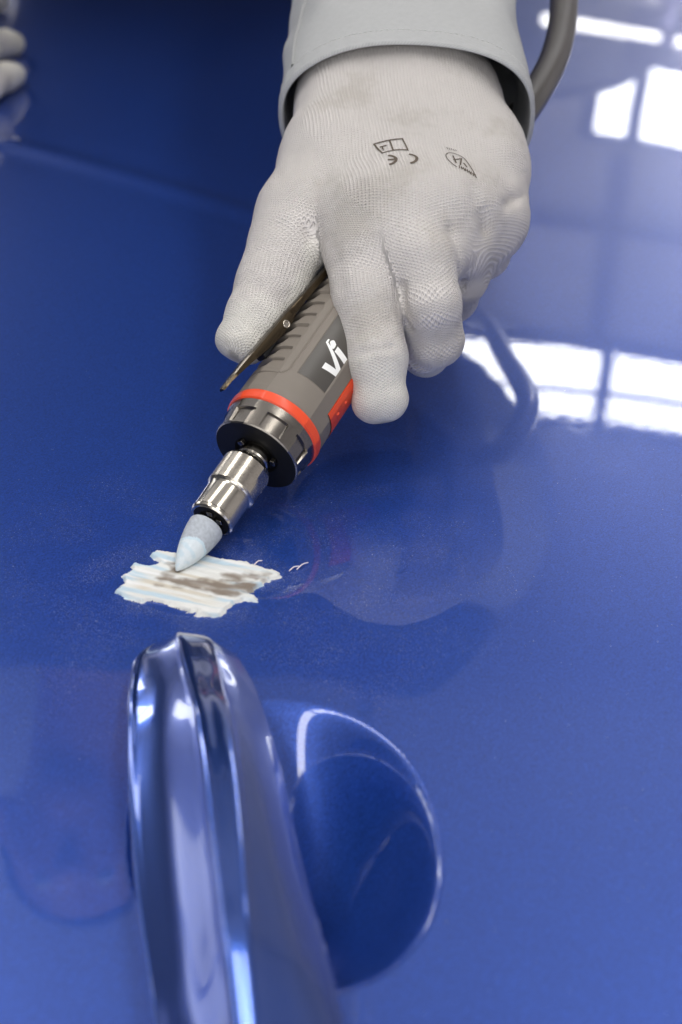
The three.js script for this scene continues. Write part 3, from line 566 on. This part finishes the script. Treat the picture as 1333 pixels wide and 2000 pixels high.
// ---------------------------------------------------------------- air hose
{
  const rear = V(0, 0.196, 0).applyMatrix4(toolMatrix), rear2 = V(0, 0.225, 0).applyMatrix4(toolMatrix);
  const pts = [rear, rear2, mirrored(935, 905, 0.080), mirrored(1008, 868, 0.090), mirrored(1058, 785, 0.102), mirrored(1030, 680, 0.145), mirrored(940, 585, 0.205)];
  const last = pts[pts.length - 1].clone();
  pts.push(last.clone().add(V(-0.05, 0.2, -0.12)), V(last.x - 0.05, 1.4, last.z - 0.2), V(last.x - 0.05, 3.36, last.z - 0.2));
  tag(addMesh('air_hose', new THREE.TubeGeometry(new THREE.CatmullRomCurve3(pts, false, 'centripetal'), 260, 0.0070, 24), hoseMat), 'grey brown rubber air hose looping up behind the grey sleeve', 'hose');
}

// ---------------------------------------------------------------- the worker: gloves, sleeves, jacket and head
const person = thing('person', 'worker in grey sleeves and white knitted gloves guiding the air grinder', 'person');

function handField(spec) {
  // spec.palm: list of [a, b, ra, rb]; spec.fingers: list of { pts, r }; wrinkles: list of [a, b, width, depth]
  const palm = spec.palm.map((c) => capsule(...c)), fingers = spec.fingers.map((f) => [...f.pts.slice(1).map((p, i) => capsule(f.pts[i], p, f.r[i], f.r[i + 1])), ...(f.extra ?? []).map((c) => capsule(...c))]);
  const folds = (spec.folds ?? []).map(([a, b, w, d]) => [segDist(a, b), w, d]);
  return (x, y, z) => {
    let dp = 1e9; for (const c of palm) dp = smin(dp, c(x, y, z), 0.012);
    const reach = spec.webRoot ? (x - spec.webRoot.x) * spec.webDir.x + (y - spec.webRoot.y) * spec.webDir.y + (z - spec.webRoot.z) * spec.webDir.z : 1;
    const web = lerp(0.013, 0.0024, smooth(0.004, 0.034, reach));
    let all = 1e9;
    for (let i = 0; i < fingers.length; i++) {
      let df = 1e9; for (const c of fingers[i]) df = smin(df, c(x, y, z), 0.0025);
      all = smin(all, df, i === 4 ? 0.003 : web);
    }
    all = smin(dp, all, 0.010);
    if (all < 0.006 && all > -0.006) {
      for (const [f, w, d] of folds) { const t = f(x, y, z); if (t < w * 3) all += d * Math.exp(-((t / w) ** 2)); }
      all += 0.0004 * noise(x * 75, y * 75, z * 75) + 0.00016 * noise(x * 190, y * 190, z * 190) + 0.0005 * noise(x * 30, y * 30, z * 30);
    }
    return all;
  };
}
function knitCoordinates(g, spec, frame) {
  // unrolls the glove: wales run from the wrist along each finger
  const { origin, side, along, out } = frame, p = g.attributes.position, uv = new Float32Array(p.count * 2), col = new Float32Array(p.count * 3), v = V(0, 0, 0), tmp = V(0, 0, 0), tmp2 = V(0, 0, 0);
  const palmUV = (q) => { tmp.copy(q).sub(origin); const x = tmp.dot(side), y = tmp.dot(along), z = tmp.dot(out); const drop = Math.max(0, 0.012 - z); return [x + Math.sign(x) * drop * smooth(0.008, 0.03, Math.abs(x)), y]; };
  const fingers = spec.fingers.map((f) => {
    const base = palmUV(f.pts[0]), segs = []; let len = 0, o = null, prev = null;
    for (let k = 0; k + 1 < f.pts.length; k++) {
      const a = f.pts[k], d = f.pts[k + 1].clone().sub(a), L = d.length(), dir = d.clone().normalize();
      if (!o) { o = (f.back ?? out).clone(); o.addScaledVector(dir, -o.dot(dir)).normalize(); } else o = o.clone().applyQuaternion(new THREE.Quaternion().setFromUnitVectors(prev, dir));
      segs.push({ a, dir, L, o, s: dir.clone().cross(o), r0: f.r[k], r1: f.r[k + 1], len, end: k + 2 === f.pts.length }); len += L; prev = dir;
    }
    return { f, base, segs, total: len };
  });
  const rel = V(0, 0, 0), d3 = V(0, 0, 0);
  for (let i = 0; i < p.count; i++) {
    v.fromBufferAttribute(p, i);
    let [U, W] = palmUV(v), best = 1e9, bu = 0, bv = 0, bt = 0, tipness = 0, under = 0, isThumb = false;
    for (const { f, base, segs, total } of fingers) {
      const found = []; let emin = 1e9, ref = 0;
      for (const g of segs) {
        rel.copy(v).sub(g.a); const raw = rel.dot(g.dir), h = clamp(raw, 0, g.L); d3.copy(rel).addScaledVector(g.dir, -h);
        const e = d3.length() - lerp(g.r0, g.r1, h / g.L), ang = Math.atan2(d3.dot(g.s) * (f.flip ?? 1), d3.dot(g.o)), run = g.len + clamp(raw, g.len ? -0.012 : 0, g.end ? 1 : g.L + 0.012);
        const beyond = raw - h, perp = Math.sqrt(Math.max(0, d3.lengthSq() - beyond * beyond)), sure = clamp(perp / 0.011, 0.02, 1) ** 3;
        if (e < emin) emin = e;
        found.push([e, ang, run, sure]);
      }
      if (emin < best) {
        best = emin; let sw = 0, sa = 0, sr = 0, top = -1;
        for (const q of found) { const w = Math.exp(-(q[0] - emin) / 0.0035) * q[3]; if (w > top) { top = w; ref = q[1]; } }
        for (const [e, ang, run, sure] of found) { const w = Math.exp(-(e - emin) / 0.0035) * sure; let da = ang - ref; if (da > Math.PI) da -= 2 * Math.PI; if (da < -Math.PI) da += 2 * Math.PI; sw += w; sa += w * da; sr += w * run; }
        const ang = ref + sa / sw, run = sr / sw;
        bu = base[0] + ang * 0.0118; bv = base[1] + run; bt = run; tipness = run / total; under = Math.abs(ang); isThumb = f.back !== undefined;
      }
    }
    const reach = spec.webRoot && !isThumb ? tmp.copy(v).sub(spec.webRoot).dot(spec.webDir) + 0.006 * smooth(0, -0.02, tmp.dot(out)) : bt;
    const w = smooth(0.010, -0.001, best) * (isThumb ? smooth(0.004, 0.026, bt) : smooth(0.016, 0.036, reach));
    uv[i * 2] = lerp(U, bu, w) / KNIT_U; uv[i * 2 + 1] = lerp(W, bv, w) / KNIT_V;
    // the dipped palm side and fingertips are whiter than the bare knit
    const n = noise(v.x * 160, v.y * 160, v.z * 160), coat = clamp(w * smooth(0.72, 0.92, tipness + 0.10 * n) + w * smooth(1.5, 1.9, under + 0.25 * n), 0, 1);
    const dirt = smooth(-0.1, 0.7, noise(v.x * 38 + 4, v.y * 38, v.z * 38) + 0.3 * n + 0.25 * noise(v.x * 420, v.y * 420, v.z * 420)) * 0.17;
    const knit = [1.0, 0.985, 0.985], dip = [1.16, 1.17, 1.13];
    for (let c = 0; c < 3; c++) col[i * 3 + c] = lerp(knit[c], dip[c], coat) * (1 - dirt * (c === 2 ? 1.2 : c === 1 ? 1.05 : 1)) * (1 + 0.02 * n);
  }
  g.setAttribute('uv', new THREE.BufferAttribute(uv, 2)); g.setAttribute('color', new THREE.BufferAttribute(col, 3));
}
const boundsOf = (spec, pad) => { const b = new THREE.Box3(); for (const c of spec.palm) { b.expandByPoint(c[0]); b.expandByPoint(c[1]); } for (const f of spec.fingers) f.pts.forEach((p) => b.expandByPoint(p)); return b.expandByScalar(pad); };

// sleeve direction and cuff
const cuffCentre = at(795, 238, 0.885), armDir = V(0.02, 0.208, -0.978).normalize();
{
  const W = (px, py, d) => at(px, py, d);
  const arm = (p, k) => p.clone().addScaledVector(armDir, k);
  const lift = V(0, 0.978, 0.208), wr = (x, L, h) => cuffCentre.clone().addScaledVector(armDir, L).addScaledVector(lift, h).addScaledVector(RIGHT, x);
  const w1 = wr(-0.0225, 0.010, 0.003), w2 = wr(-0.008, 0.010, 0.0045), w3 = wr(0.004, 0.010, 0.0045), w4 = wr(0.0160, 0.010, 0.002);
  const I0 = W(696, 425, 0.832), M0 = W(800, 405, 0.826), R0 = W(890, 405, 0.835), P0 = W(960, 420, 0.850);
  const spec = {
    palm: [
      [w1, I0, 0.0220, 0.0152], [w2, M0, 0.0235, 0.0162], [w3, R0, 0.0235, 0.0158], [w4, P0, 0.0215, 0.0142],
      [arm(w1, 0.06), w1, 0.018, 0.0220], [arm(w2, 0.06), w2, 0.019, 0.0235], [arm(w3, 0.06), w3, 0.019, 0.0235], [arm(w4, 0.06), w4, 0.017, 0.0215],
      [w4, W(966, 330, 0.862), 0.0215, 0.0125], [w3, W(930, 330, 0.858), 0.022, 0.018],
      [w1, W(650, 310, 0.858), 0.0215, 0.0195], [W(650, 310, 0.858), W(588, 415, 0.842), 0.0195, 0.0160],       // ball of the thumb
      [W(660, 400, 0.850), W(860, 470, 0.868), 0.015, 0.015], [W(880, 380, 0.872), W(940, 300, 0.874), 0.017, 0.017],   // palm side
      [W(600, 425, 0.846), W(668, 445, 0.846), 0.0085, 0.0105],                                                      // web of the thumb
      [W(747, 410, 0.8255), W(758, 490, 0.8215), 0.0145, 0.0125], [W(758, 490, 0.8215), W(769, 532, 0.8180), 0.0125, 0.0085], [W(848, 410, 0.8275), W(862, 490, 0.8250), 0.0145, 0.0120], [W(925, 410, 0.842), W(930, 470, 0.850), 0.0130, 0.0110],   // webs between the fingers
    ],
    fingers: [
      { pts: [I0, W(706, 500, 0.822), W(717, 590, 0.814), W(736, 700, 0.806), W(744, 774, 0.806)], r: [0.0150, 0.0143, 0.0136, 0.0122, 0.0100], extra: [[W(733, 784, 0.806), W(755, 780, 0.806), 0.0090, 0.0090]] },
      { pts: [M0, W(822, 500, 0.815), W(838, 590, 0.812), W(848, 662, 0.824), W(832, 690, 0.845)], r: [0.0154, 0.0138, 0.0126, 0.0114, 0.010], extra: [[W(826, 686, 0.830), W(862, 668, 0.828), 0.0092, 0.0092]] },
      { pts: [R0, W(898, 480, 0.838), W(896, 540, 0.850), W(880, 580, 0.872), W(850, 585, 0.890)], r: [0.0150, 0.0132, 0.0120, 0.0112, 0.0100], blend: 0.009 },
      { pts: [P0, W(962, 450, 0.862), W(945, 492, 0.880), W(915, 520, 0.895), W(885, 525, 0.905)], r: [0.0138, 0.0124, 0.0112, 0.0100, 0.0090], blend: 0.009 },
      { pts: [W(588, 415, 0.842), W(562, 480, 0.834), W(530, 560, 0.826), W(498, 622, 0.818), W(475, 662, 0.812)], r: [0.0160, 0.0156, 0.0144, 0.0120, 0.0092], extra: [[W(456, 662, 0.815), W(488, 676, 0.812), 0.0070, 0.0074], [W(450, 652, 0.816), W(464, 664, 0.814), 0.0040, 0.0058]] },
    ],
    folds: [
      [W(694, 690, 0.795), W(795, 676, 0.795), 0.0017, 0.0007], [W(780, 560, 0.806), W(806, 700, 0.80), 0.0022, 0.0016], 
      [W(500, 560, 0.812), W(560, 575, 0.815), 0.0020, 0.0006], [W(640, 470, 0.812), W(665, 560, 0.805), 0.0030, 0.0008], [W(905, 470, 0.822), W(900, 560, 0.838), 0.0022, 0.0016], [W(975, 455, 0.845), W(935, 530, 0.868), 0.0020, 0.0012],
      [W(880, 450, 0.81), W(892, 600, 0.82), 0.0030, 0.0018], [W(950, 420, 0.82), W(915, 560, 0.85), 0.0030, 0.0016], [W(850, 360, 0.80), W(872, 450, 0.805), 0.0040, 0.0010],
      [W(930, 360, 0.815), W(925, 450, 0.825), 0.0038, 0.0014], [W(990, 360, 0.83), W(1005, 430, 0.845), 0.0030, 0.0013], [W(1015, 385, 0.845), W(985, 400, 0.83), 0.0028, 0.0016],
      [W(605, 400, 0.81), W(600, 470, 0.825), 0.0035, 0.0016], [W(540, 440, 0.82), W(575, 450, 0.815), 0.0028, 0.0008], [W(700, 640, 0.80), W(760, 630, 0.80), 0.0030, 0.0007], [W(800, 640, 0.81), W(790, 560, 0.805), 0.0022, 0.0014],
      [W(690, 655, 0.80), W(770, 668, 0.80), 0.0022, 0.0005], [W(470, 640, 0.80), W(440, 655, 0.81), 0.0020, 0.0008],
    ],
  };
  const along = I0.clone().add(M0).add(R0).add(P0).multiplyScalar(0.25).sub(w2.clone().add(w3).multiplyScalar(0.5)).normalize();
  spec.webRoot = M0; spec.webDir = along;
  const field = handField(spec), b = boundsOf(spec, 0.027);
  const g = sdfGeometry(field, b.min, b.max, 0.00125);
  const side0 = P0.clone().sub(I0), side = side0.addScaledVector(along, -side0.dot(along)).normalize(), out = along.clone().cross(side); if (out.dot(FWD) > 0) out.negate();
  for (const f of spec.fingers) f.flip = -1;
  spec.fingers[4].back = RIGHT.clone().multiplyScalar(-0.75).addScaledVector(FWD, -0.6).normalize();
  knitCoordinates(g, spec, { origin: w2.clone().add(w3).multiplyScalar(0.5), side, along, out });
  const glove = addMesh('glove', g, gloveMat, person);
  glove.userData.label = 'white knitted work glove gripping the grinder';

  // stamped marks on the back of the glove, upside down to the viewer
  const cv = document.createElement('canvas'); cv.width = 640; cv.height = 300; const c = cv.getContext('2d');
  c.clearRect(0, 0, 640, 300); c.strokeStyle = '#5b5146'; c.fillStyle = '#5b5146'; c.lineWidth = 9; c.lineCap = 'round';
  c.beginPath(); c.moveTo(20, 12); c.lineTo(176, 8); c.quadraticCurveTo(196, 60, 204, 108); c.quadraticCurveTo(120, 90, 62, 116); c.quadraticCurveTo(44, 60, 20, 12); c.stroke();
  c.beginPath(); c.moveTo(104, 12); c.quadraticCurveTo(118, 60, 122, 98); c.stroke();
  c.save(); c.translate(68, 62); c.rotate(Math.PI - 0.1); c.font = 'bold 56px serif'; c.fillText('i', -8, 18); c.restore();
  c.fillRect(52, 42, 36, 10);
  c.lineWidth = 17; c.lineCap = 'butt';
  c.beginPath(); c.arc(80, 206, 52, -1.35, 1.35); c.stroke(); c.beginPath(); c.moveTo(86, 206); c.lineTo(130, 206); c.stroke();
  c.beginPath(); c.arc(196, 206, 52, -1.35, 1.35); c.stroke();
  c.lineWidth = 6; c.lineCap = 'round';
  c.beginPath(); c.moveTo(600, 262); c.lineTo(540, 110); c.quadraticCurveTo(500, 60, 450, 80); c.quadraticCurveTo(415, 110, 430, 160); c.quadraticCurveTo(445, 210, 480, 230); c.stroke();
  c.lineWidth = 9; c.beginPath(); c.moveTo(470, 110); c.lineTo(480, 190); c.moveTo(470, 160); c.lineTo(520, 120); c.lineTo(505, 200); c.moveTo(530, 170); c.lineTo(545, 200); c.stroke();
  c.lineWidth = 6;   // the worn lines of small print are only blots
  for (let k = 0; k < 9; k++) { const x = 498 + k * 12; c.beginPath(); c.moveTo(x, 212 + k * 3.5); c.lineTo(x + (k % 3) * 4 - 2, 236 + k * 3); c.stroke(); if (k % 2) { c.beginPath(); c.moveTo(x - 4, 224 + k * 3); c.lineTo(x + 8, 226 + k * 3); c.stroke(); } }
  c.lineWidth = 4; for (let k = 0; k < 5; k++) { const x = 440 + k * 13; c.beginPath(); c.moveTo(x, 28 + k * 2); c.lineTo(x + 5, 44 + (k % 2) * 3); c.stroke(); }
  const tex = new THREE.CanvasTexture(cv); tex.colorSpace = THREE.SRGBColorSpace;
  // patches of the glove surface carry the print
  const stampAt = W(834, 315, 0.825), right = side.clone(), down = along.clone(), nrm = right.clone().cross(down); if (nrm.dot(FWD) > 0) nrm.negate();
  const wide = 0.0445, tall = 0.0235, nu = 96, nv = 48, pos = [], uvs = [], idx = [];
  const tilt = right.clone().applyAxisAngle(nrm, -0.11), tiltDown = down.clone().applyAxisAngle(nrm, -0.11);
  for (let j = 0; j <= nv; j++) for (let i = 0; i <= nu; i++) {
    const q = stampAt.clone().addScaledVector(tilt, (i / nu - 0.5) * wide).addScaledVector(tiltDown, (j / nv - 0.5) * tall).addScaledVector(nrm, 0.03);
    for (let k = 0; k < 60; k++) { const d = field(q.x, q.y, q.z); if (Math.abs(d) < 1e-5) break; q.addScaledVector(nrm, -d * 0.8); }
    q.addScaledVector(nrm, 0.00025); pos.push(q.x, q.y, q.z); uvs.push(i / nu, 1 - j / nv);
    if (i < nu && j < nv) { const k = j * (nu + 1) + i; idx.push(k, k + nu + 1, k + 1, k + 1, k + nu + 1, k + nu + 2); }
  }
  const pg = new THREE.BufferGeometry(); pg.setAttribute('position', new THREE.Float32BufferAttribute(pos, 3)); pg.setAttribute('uv', new THREE.Float32BufferAttribute(uvs, 2)); pg.setIndex(idx); pg.computeVertexNormals();
  addMesh('stamped_print', pg, std({ map: tex, transparent: true, roughness: 0.95, name: 'stamped ink' }), glove).userData.label = 'grey stamped safety marks';
}

// sleeves
function sleeveMesh(path, radii, { flat = 1, turns = 1, hem = 0.011, folds = 0.0034, seed = 0, rimWave = 0.002, thick = 0.0016 } = {}) {
  const curve = new THREE.CatmullRomCurve3(path), n = 160, rows = 120, length = curve.getLength();
  const frameAt = (t) => { const c = curve.getPointAt(t), d = curve.getTangentAt(t), s = RIGHT.clone().addScaledVector(d, -RIGHT.dot(d)).normalize(), u = s.clone().cross(d).normalize(); if (u.y < 0) u.negate(); return { c, s, u }; };
  const radius = (t) => { const x = t * (radii.length - 1), k = Math.min(radii.length - 2, Math.floor(x)); return lerp(radii[k], radii[k + 1], x - k); };
  const point = (t, a, off) => {
    const tc = clamp(t, 0, 1), { c, s, u } = frameAt(tc), sup = Math.pow(Math.abs(Math.cos(a)) ** 2.25 + Math.abs(Math.sin(a)) ** 2.25, -1 / 2.25), L = tc * length;
    let r = radius(tc) * sup + off;
    r += folds * smooth(0.01, 0.06, L) * (noise(Math.cos(a) * 1.4 + seed, Math.sin(a) * 1.4, L * 16) * 1.6 + noise(Math.cos(a) * 3 + seed, Math.sin(a) * 3, L * 40) * 0.7);
    r += rimWave * noise(Math.cos(a) * 1.1 + seed * 2, Math.sin(a) * 1.1, 1.5) ;
    // stitched hem: doubled cloth is thicker; the seam pulls in a little
    if (off >= 0) r += 0.0007 * (1 - smooth(hem - 0.0008, hem + 0.0012, L)) - 0.0005 * Math.exp(-(((L - hem) / 0.0009) ** 2)) + 0.00025 * Math.sin(a * 46 + seed) * Math.exp(-(((L - hem * 0.7) / 0.005) ** 2));
    return c.clone().addScaledVector(s, Math.cos(a) * r).addScaledVector(u, Math.sin(a) * r * flat);
  };
  // profile: inside of the cuff, round the lip, then up the outside
  const prof = [];
  for (let k = 0; k <= 14; k++) prof.push([0.075 * (1 - k / 14) + 0.0006, -thick]);
  for (let k = 1; k < 6; k++) { const f = k / 6 * Math.PI; prof.push([0.0006 - Math.sin(f) * 0.0010, -thick * (0.5 + 0.5 * Math.cos(f))]); }
  const fine = []; for (let L = 0.0006; L < 0.03; L += 0.0007) fine.push(L); for (let L = 0.03; L < length; L += 0.004) fine.push(L); fine.push(length);
  for (const L of fine) prof.push([L, 0]);
  const g = gridGeometry(n, prof.length - 1, (i, j) => { const [L, off] = prof[j], a = i / n * Math.PI * 2, p = point(Math.max(0, L) / length, a, off); if (L < 0) p.addScaledVector(curve.getTangentAt(0), L); return p; }, { closeU: true, uv: (i, j) => [i / n * 2 * Math.PI * radii[0] / 0.022, prof[j][0] / 0.022] });
  return { g, point, length };
}
{
  const elbow = cuffCentre.clone().addScaledVector(armDir, 0.26), shoulder = V(0.16, 0.44, -0.72);
  const path = [cuffCentre, cuffCentre.clone().addScaledVector(armDir, 0.09), cuffCentre.clone().addScaledVector(armDir, 0.18), elbow, elbow.clone().lerp(shoulder, 0.5).add(V(0.03, 0, 0)), shoulder];
  const { g, point, length } = sleeveMesh(path, [0.0548, 0.0535, 0.054, 0.058, 0.064, 0.068, 0.072, 0.076, 0.08, 0.085], { flat: 0.70, seed: 3 });
  const sleeve = addMesh('sleeve', g, sleeveMat, person);
  sleeve.userData.label = 'grey twill sleeve with stitched hem over the gripping glove';
  // hem stitches
  const stitches = [], st = new THREE.CapsuleGeometry(0.00022, 0.0011, 3, 6), m4 = new THREE.Matrix4();
  const count = 150;
  for (let k = 0; k < count; k++) {
    const a = (k + 0.5) / count * Math.PI * 2, p = point(0.0112 / length, a, 0.00025), q = point(0.0112 / length, a + 0.01, 0.00025), d = q.clone().sub(p).normalize();
    const qn = new THREE.Quaternion().setFromUnitVectors(V(0, 1, 0), d);
    stitches.push(st.clone().applyMatrix4(m4.compose(p, qn, V(1, 1, 1))));
  }
  addMesh('hem_stitching', mergeGeometries(stitches), threadMat, sleeve);
  // side seam
  const seam = []; for (let k = 0; k < 40; k++) seam.push(point((0.012 + k * 0.004) / length, 2.62, 0.0004));
  addMesh('side_seam', new THREE.TubeGeometry(new THREE.CatmullRomCurve3(seam), 80, 0.0008, 8), sleeveMat, sleeve);
}

// the other hand, resting on the panel beside the picture's edge
{
  const F = (px, py, h) => { const p = onSkin(px, py); p.y += h; return p; };
  const k1 = V(-0.215, 0.035, -0.545), k2 = V(-0.222, 0.040, -0.570), k3 = V(-0.226, 0.038, -0.595), k4 = V(-0.226, 0.033, -0.617);
  const spec = {
    palm: [[V(-0.285, 0.075, -0.585), k1, 0.017, 0.013], [V(-0.29, 0.078, -0.60), k2, 0.019, 0.0135], [V(-0.292, 0.078, -0.612), k3, 0.019, 0.013], [V(-0.292, 0.074, -0.625), k4, 0.017, 0.012], [V(-0.285, 0.07, -0.58), V(-0.245, 0.045, -0.53), 0.017, 0.014], [V(-0.33, 0.105, -0.625), V(-0.29, 0.078, -0.605), 0.024, 0.021]],
    fingers: [
      { pts: [k1, V(-0.190, 0.032, -0.528), F(-18, 205, 0.014), F(14, 180, 0.010), F(28, 172, 0.0085)], r: [0.012, 0.0112, 0.0102, 0.0092, 0.0080] },
      { pts: [k2, V(-0.192, 0.034, -0.560), F(-14, 132, 0.015), F(12, 114, 0.010), F(26, 110, 0.0085)], r: [0.0122, 0.0114, 0.0102, 0.0092, 0.0080] },
      { pts: [k3, V(-0.198, 0.034, -0.592), F(-40, 50, 0.015), F(-16, 28, 0.010), F(-2, 22, 0.0085)], r: [0.012, 0.011, 0.010, 0.009, 0.008] },
      { pts: [k4, V(-0.200, 0.046, -0.622), V(-0.178, 0.034, -0.632), V(-0.166, -0.002, -0.636)], r: [0.011, 0.010, 0.009, 0.008] },
      { pts: [V(-0.245, 0.045, -0.53), V(-0.222, 0.030, -0.500), V(-0.198, 0.004, -0.482), V(-0.183, -0.006, -0.476)], r: [0.014, 0.0122, 0.011, 0.009], blend: 0.012 },
    ],
  };
  const field = handField(spec), b = boundsOf(spec, 0.026), g = sdfGeometry(field, b.min, b.max, 0.0022);
  knitCoordinates(g, spec, { origin: V(-0.29, 0.075, -0.6), side: V(0, 0, 1), along: V(1, -0.35, 0).normalize(), out: V(0.35, 1, 0).normalize() });
  addMesh('glove', g, gloveMat, person).userData.label = 'white knitted glove resting on the door';
  const { g: sg } = sleeveMesh([V(-0.325, 0.103, -0.622), V(-0.42, 0.15, -0.66), V(-0.50, 0.20, -0.72), V(-0.48, 0.33, -0.80), V(-0.36, 0.45, -0.82)], [0.042, 0.048, 0.055, 0.062, 0.075], { seed: 8 });
  addMesh('sleeve', sg, sleeveMat, person).userData.label = 'grey twill sleeve over the resting glove';
}
// jacket and bib, trousers, head: mirrored in the paint
{
  const cap = [
    [V(-0.05, 0.10, -1.02), V(-0.09, 0.45, -0.82), 0.13, 0.14], [V(-0.16, 0.10, -1.02), V(-0.22, 0.46, -0.82), 0.11, 0.12], [V(0.05, 0.10, -1.02), V(0.04, 0.45, -0.80), 0.11, 0.115],
    [V(-0.31, 0.48, -0.79), V(0.12, 0.48, -0.70), 0.085, 0.085], [V(-0.30, 0.47, -0.79), V(-0.36, 0.45, -0.78), 0.085, 0.075],
    [V(-0.05, -0.05, -1.12), V(-0.05, 0.12, -1.06), 0.15, 0.14],
    [V(-0.13, -0.10, -1.12), V(-0.14, -0.82, -1.12), 0.11, 0.07], [V(0.04, -0.10, -1.12), V(0.06, -0.82, -1.12), 0.11, 0.07],
    [V(-0.14, -0.84, -1.12), V(-0.14, -0.86, -1.0), 0.055, 0.045], [V(0.06, -0.84, -1.12), V(0.06, -0.86, -1.0), 0.055, 0.045],
  ].map((c) => capsule(...c));
  const jf = (x, y, z) => { let d = 1e9; for (const c of cap) d = smin(d, c(x, y, z), 0.06); return d + 0.006 * noise(x * 18, y * 14, z * 18) + 0.003 * noise(x * 40, y * 30, z * 40); };
  const jg = sdfGeometry(jf, V(-0.55, -0.95, -1.35), V(0.35, 0.75, -0.5), 0.014);
  addMesh('work_overalls', jg, std({ color: lin(0.022, 0.022, 0.034), roughness: 0.9, name: 'dark overalls' }), person).userData.label = 'dark navy work overalls';
  const hc = V(-0.20, 0.80, -0.76);
  const parts = [[capsule(hc.clone().add(V(0, 0.03, -0.02)), hc.clone().add(V(0, 0.0, -0.01)), 0.083, 0.078), 0], [capsule(hc.clone().add(V(0, -0.03, 0.012)), hc.clone().add(V(0.0, -0.085, 0.03)), 0.066, 0.036), 0], [capsule(hc.clone().add(V(0, 0.0, 0.075)), hc.clone().add(V(0, -0.042, 0.097)), 0.008, 0.013), 0], [capsule(V(-0.15, 0.52, -0.80), hc.clone().add(V(0, -0.05, -0.02)), 0.06, 0.055), 0],
    ...[-1, 1].map((s) => [capsule(hc.clone().add(V(s * 0.08, 0.0, -0.01)), hc.clone().add(V(s * 0.084, -0.035, -0.005)), 0.013, 0.009), 0])];
  const eyes = [-1, 1].map((s) => segDist(hc.clone().add(V(s * 0.03, 0.002, 0.085)), hc.clone().add(V(s * 0.034, 0.002, 0.084)))), mouth = segDist(hc.clone().add(V(-0.022, -0.075, 0.078)), hc.clone().add(V(0.022, -0.075, 0.078)));
  const hf = (x, y, z) => { let d = 1e9; for (const [c] of parts) d = smin(d, c(x, y, z), 0.018); for (const e of eyes) d += 0.007 * Math.exp(-((e(x, y, z) / 0.013) ** 2)); return d + 0.003 * Math.exp(-((mouth(x, y, z) / 0.006) ** 2)); };
  addMesh('body', sdfGeometry(hf, V(-0.34, 0.44, -0.95), V(-0.06, 0.95, -0.6), 0.005), std({ color: lin(0.50, 0.27, 0.20), roughness: 0.55, name: 'skin' }), person);
  const hairF = (x, y, z) => Math.max(hf(x, y, z) - 0.006 - 0.003 * noise(x * 90, y * 90, z * 90), -(y - (hc.y + 0.035 - (hc.z + 0.01 - z) * 0.9)));
  addMesh('hair', sdfGeometry(hairF, V(-0.34, 0.62, -0.95), V(-0.06, 0.96, -0.6), 0.006), std({ color: lin(0.03, 0.02, 0.015), roughness: 0.7, name: 'hair' }), person);
  const eyeMat = std({ color: lin(0.7, 0.7, 0.68), roughness: 0.2, name: 'eye' });
  for (const s of [-1, 1]) addMesh('eye', new THREE.SphereGeometry(0.011, 16, 12).translate(hc.x + s * 0.031, hc.y + 0.002, hc.z + 0.066), eyeMat, person);
}

renderer.render(scene, camera);
